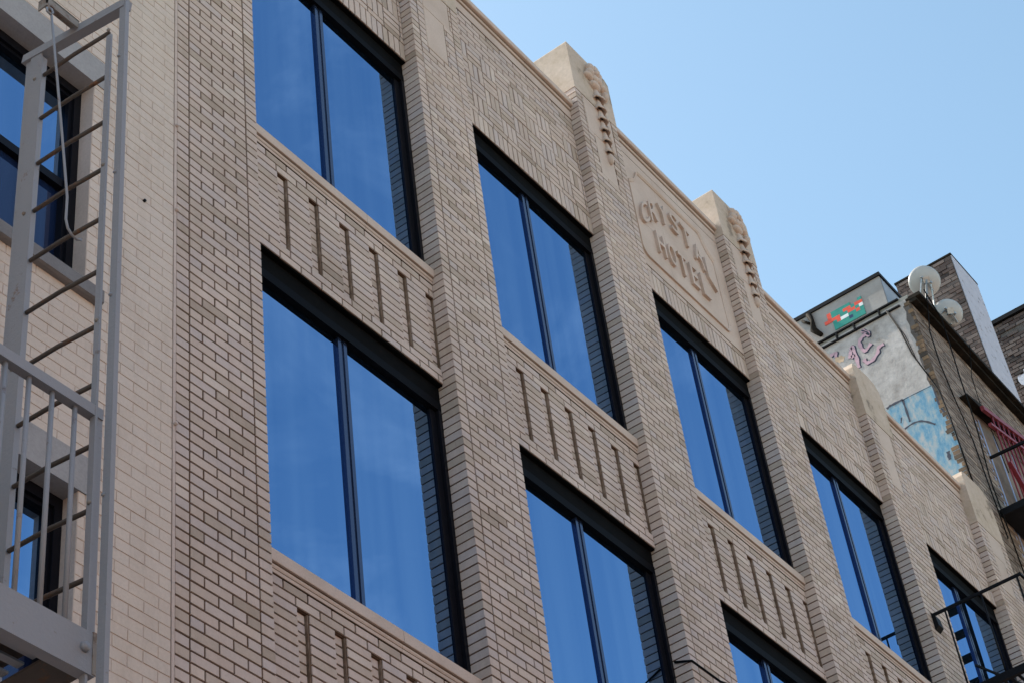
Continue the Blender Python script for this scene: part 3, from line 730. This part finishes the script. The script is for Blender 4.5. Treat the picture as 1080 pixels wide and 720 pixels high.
mb.tube([(SX - .04, .48, 19.72), (SX - .02, .36, 19.20), (SX - .02, .31, 18.7), (SX - .02, .22, 18.40)], .006, 6)
tag(mb.build("wall_cable", M_cable), "black cable strung diagonally down the painted grey side wall", "cable", "cables on the weathered brick building")

# satellite dishes
M_dish = plain("dish_white_paint", [(0.3, (0.40, 0.385, 0.38)), (0.7, (0.47, 0.455, 0.45))], 5, 0.4, fine=0)
M_galv = plain("galvanised_bracket", [(0.3, (0.3, 0.3, 0.3)), (0.7, (0.5, 0.5, 0.5))], 20, 0.4, metal=.6, fine=0)
def dish(c, r, ax, foot, label):
    d_ = thing("satellite_dish", label, "satellite dish", "satellite dishes on the roof edge")
    ax = Vector(ax).normalized(); a = ax.orthogonal().normalized(); b = ax.cross(a); c = Vector(c)
    vs = []; fs = []; seg = 32; R_ = 7
    for k in range(R_ + 1):
        rr_ = r * k / R_; dep = .34 * r * (1 - (k / R_) ** 2)
        for q in range(seg):
            th = 2 * math.pi * q / seg; vs.append(tuple(c + a * rr_ * math.cos(th) + b * rr_ * math.sin(th) - ax * dep))
    for k in range(R_):
        for q in range(seg): fs.append((k * seg + q, k * seg + (q + 1) % seg, (k + 1) * seg + (q + 1) % seg, (k + 1) * seg + q))
    o = MB().add(vs, fs, True).build("reflector", M_dish, d_)
    s_ = o.modifiers.new("thickness", 'SOLIDIFY'); s_.thickness = .008
    h = MB(); back = c - ax * .34 * r
    h.bar(back, back - ax * .07, .09, .09); h.tube([back - ax * .06, Vector(foot) + Vector((0, 0, .1)), foot], .018)
    h.bar(back - ax * .05 + Vector((0, 0, -.06)), back - ax * .02 + Vector((.1, -.02, -.16)), .03, .03)
    for dx in (-.07, .07): h.bar(back - ax * .04 + a * dx, Vector(foot) + a * dx * 2.2, .016, .016)
    h.bar(back - ax * .05 + a * -.09, back - ax * .05 + a * .09, .03, .03)
    h.build("mount", M_galv, d_)
    l = MB(); e = c + ax * r * 1.1 - Vector((0, 0, r * .7)); l.tube([c - Vector((0, 0, r)), e], .012); l.tube([e, e - ax * .06 + Vector((0, 0, .03))], .026)
    l.build("receiver_arm", M_galv, d_)
VAX = (0.66, 0.42, 0.52)
dish((21.06, .08, 20.60), .228, VAX, (21.05, .22, 19.86), "larger upper white dish at the building corner beside the grey bulkhead")
dish((21.25, -.04, 20.03), .205, (0.70, .50, .45), (21.35, .20, 19.86), "smaller lower white dish on the brown roof edge, right of the bigger one")

# chimney stack and far building
ch = thing("brick_chimney", "broad dark brick chimney stack with a pale painted front, behind the white dishes", "chimney")
bm = MB(); z = 19.86; k = 0; cx0, cx1, cy0, cy1 = 23.3, 24.25, .16, 1.16
MB().box(cx0 + .012, cx1 - .012, cy0 + .012, cy1 - .012, 19.86, 22.86).build("core", M_dkmortar, ch)
while z < 22.82:
    y = cy0 + .02 - (.1 if k % 2 else 0)
    while y < cy1 - .02:
        a, b_2 = max(y, cy0 + .015), min(y + .205, cy1)
        if b_2 - a > .03: bm.box(cx0 + jit(.007), cx0 + .05, a + .006, b_2 - .006, z + .006, z + .065)
        y += .205
    z += .071; k += 1
bm.build("brick_facing", M_dkbrick, ch)
m, t, b = newmat("flaking_pale_paint", .75); c1 = ramp(t, noise(t, 7, 5, .7), [(0.34, (0.13, 0.09, 0.085)), (0.38, (0.44, 0.43, 0.50)), (0.8, (0.54, 0.53, 0.62))]); t.links.new(c1, b.inputs['Base Color']); bump(t, b, noise(t, 16, 4), .6, .01)
MB().cbox(cx0 + .02, cx1, cy0 - .004, cy0 + .02, 19.86, 22.86, .004).build("painted_front", m, ch)
tp = MB(); tp.box(cx0 - .01, cx1, cy0 - .01, cy1 + .01, 22.86, 22.89); tp.build("cap", M_tar, ch)

fb = thing("far_brick_building", "dark red brick wall with flaking white patch, behind the roof edge at the far right", "building")
MB().box(26.02, 34, -.3, 12, 0, 23.42).build("wall", M_dkmortar, fb)
bm = MB(); z = 20.0; k = 0
while z < 23.38:
    y = -.3 - (.1 if k % 2 else 0)
    while y < 2.4:
        if random.random() > .06: bm.box(26.0 + jit(.008), 26.04, max(y, -.3) + .007, y + .198, z + .007, z + .064)
        y += .205
    z += .071; k += 1
bm.build("brick_facing", M_dkbrick, fb)
MB().box(25.95, 34, -.34, 12, 23.42, 23.50).build("coping", M_black, fb)
m, t, b = newmat("flaked_whitewash", .8); b.inputs['Base Color'].default_value = (.6, .6, .68, 1)
pm = MB(); ring = []
for q in range(26):
    th = 2 * math.pi * q / 26; rr_ = 1 + .35 * math.sin(q * 2.3) * math.cos(q * 1.1); ring.append((25.985, .20 + .27 * rr_ * math.cos(th), 22.05 + .33 * rr_ * math.sin(th)))
pm.add(ring, [tuple(range(26))]); c1 = ramp(t, noise(t, 6, 5, .7), [(0.38, (0.12, 0.11, 0.14)), (0.48, (0.60, 0.60, 0.68))]); t.links.new(c1, b.inputs['Base Color'])
pm.build("whitewash_patch", m, fb)

# ================================================================ black fire escape on the hotel's last bay
bf = thing("black_fire_escape", "black iron fire escape balcony with thin rails across the hotel's last window bay", "fire escape")
BX = 16.87; ZR = 12.77
MB().box(BX, 20.4, -1.02, -.995, ZR - .022, ZR).build("top_rail", M_black, bf)
er = MB(); er.box(BX - .012, BX + .012, -1.02, .0, ZR - .028, ZR); er.build("end_rail", M_black, bf)
wp = MB(); wp.extr_x([(0, ZR + .02), (-.04, ZR - .04), (-.05, ZR - .16), (0, ZR - .2)], BX - .02, BX + .09); wp.build("wall_plate", M_black, bf)
for y in (-.15, -.56, -.97): MB().tube([(BX, y, 11.80), (BX, y, ZR - .03)], .010).build("baluster", M_black, bf)
k = 0
for x in [BX + .3 * q for q in range(1, 12)]:
    MB().tube([(x, -1.0, 11.80), (x, -1.0, ZR - .03)], .009).build("baluster", M_black, bf)
MB().box(BX - .03, 20.4, -1.04, -1.0, 11.72, 11.80).build("deck_edge", M_black, bf); MB().box(BX - .03, BX + .02, -1.0, -.0, 11.72, 11.80).build("deck_edge", M_black, bf)
for q in range(13):
    y = -.96 + q * .075
    MB().box(BX + .02, 20.4, y, y + .032, 11.765, 11.775).build("deck_slat", M_black, bf)
for y in (-.30, -.78):
    MB().box(20.10, 20.16, y - .015, y + .015, 11.78, 15.2).build("ladder_stringer", M_black, bf)
z = 12.1
while z < 15.1:
    MB().box(20.05, 20.20, -.765, -.315, z, z + .03).build("ladder_tread", M_black, bf); z += .34
for zz in (12.15, 12.46):
    MB().box(BX, 20.4, -1.012, -1.0, zz, zz + .014).build("mid_rail", M_black, bf)
MB().tube([(18.0, -.45, 11.80), (18.0, -.45, 11.87), (18.0, -.45, 11.90)], [.05, .06, .035], 12).build("deck_knob", M_black, bf)  # round black knob on the deck, gives no light
MB().bar((18.05, .1, 12.75), (18.75, -.95, 11.85), .022, .022).build("diagonal_stay", M_black, bf)
for q in range(2):
    bk = MB(); bk.bar((18.0 + q * 1.4, .14, 12.5), (18.0 + q * 1.4, -1.0, 11.8), .03, .03); bk.build("brace", M_black, bf)
tr = MB(); tr.tube([(11.292, .13, 9.668), (11.293, -.014, 9.612), (11.52, -.10, 9.49), (12.4, -1.0, 8.90), (13.4, -2.0, 8.3)], .009, 6)
tag(tr.build("guy_wire", M_cable), "thin black wire leaving the brick pier beside the lower second window", "cable")

# ================================================================ unseen row across the street, added to bounce warm sunlight onto the facade
op = thing("unseen_bounce_building", "unseen tan brick row of buildings across the street, added to bounce warm sunlight", "building")
M_tan = plain("tan_brick_wall", [(0.3, (0.38, 0.26, 0.19)), (0.7, (0.48, 0.34, 0.26))], 2, 0.9)
wm = MB()
zs_ = [0, 1.0, 3.0, 4.2, 6.2, 7.4, 9.4, 12.0]
for a, c in zip(zs_[::2], zs_[1::2]): wm.box(-40, 70, -30, -20, a, c)
x = -40
while x < 70:
    for a, c in zip(zs_[1::2], zs_[2::2]): wm.box(x, x + 1.6, -30, -20, a, c)
    x += 3.0
wm.box(-40, 70, -29.9, -20.3, 0, 11.9); wm.build("wall", M_tan, op)
MB().box(-40, 70, -30.1, -19.7, 12.0, 12.3).build("cornice", M_stone, op)
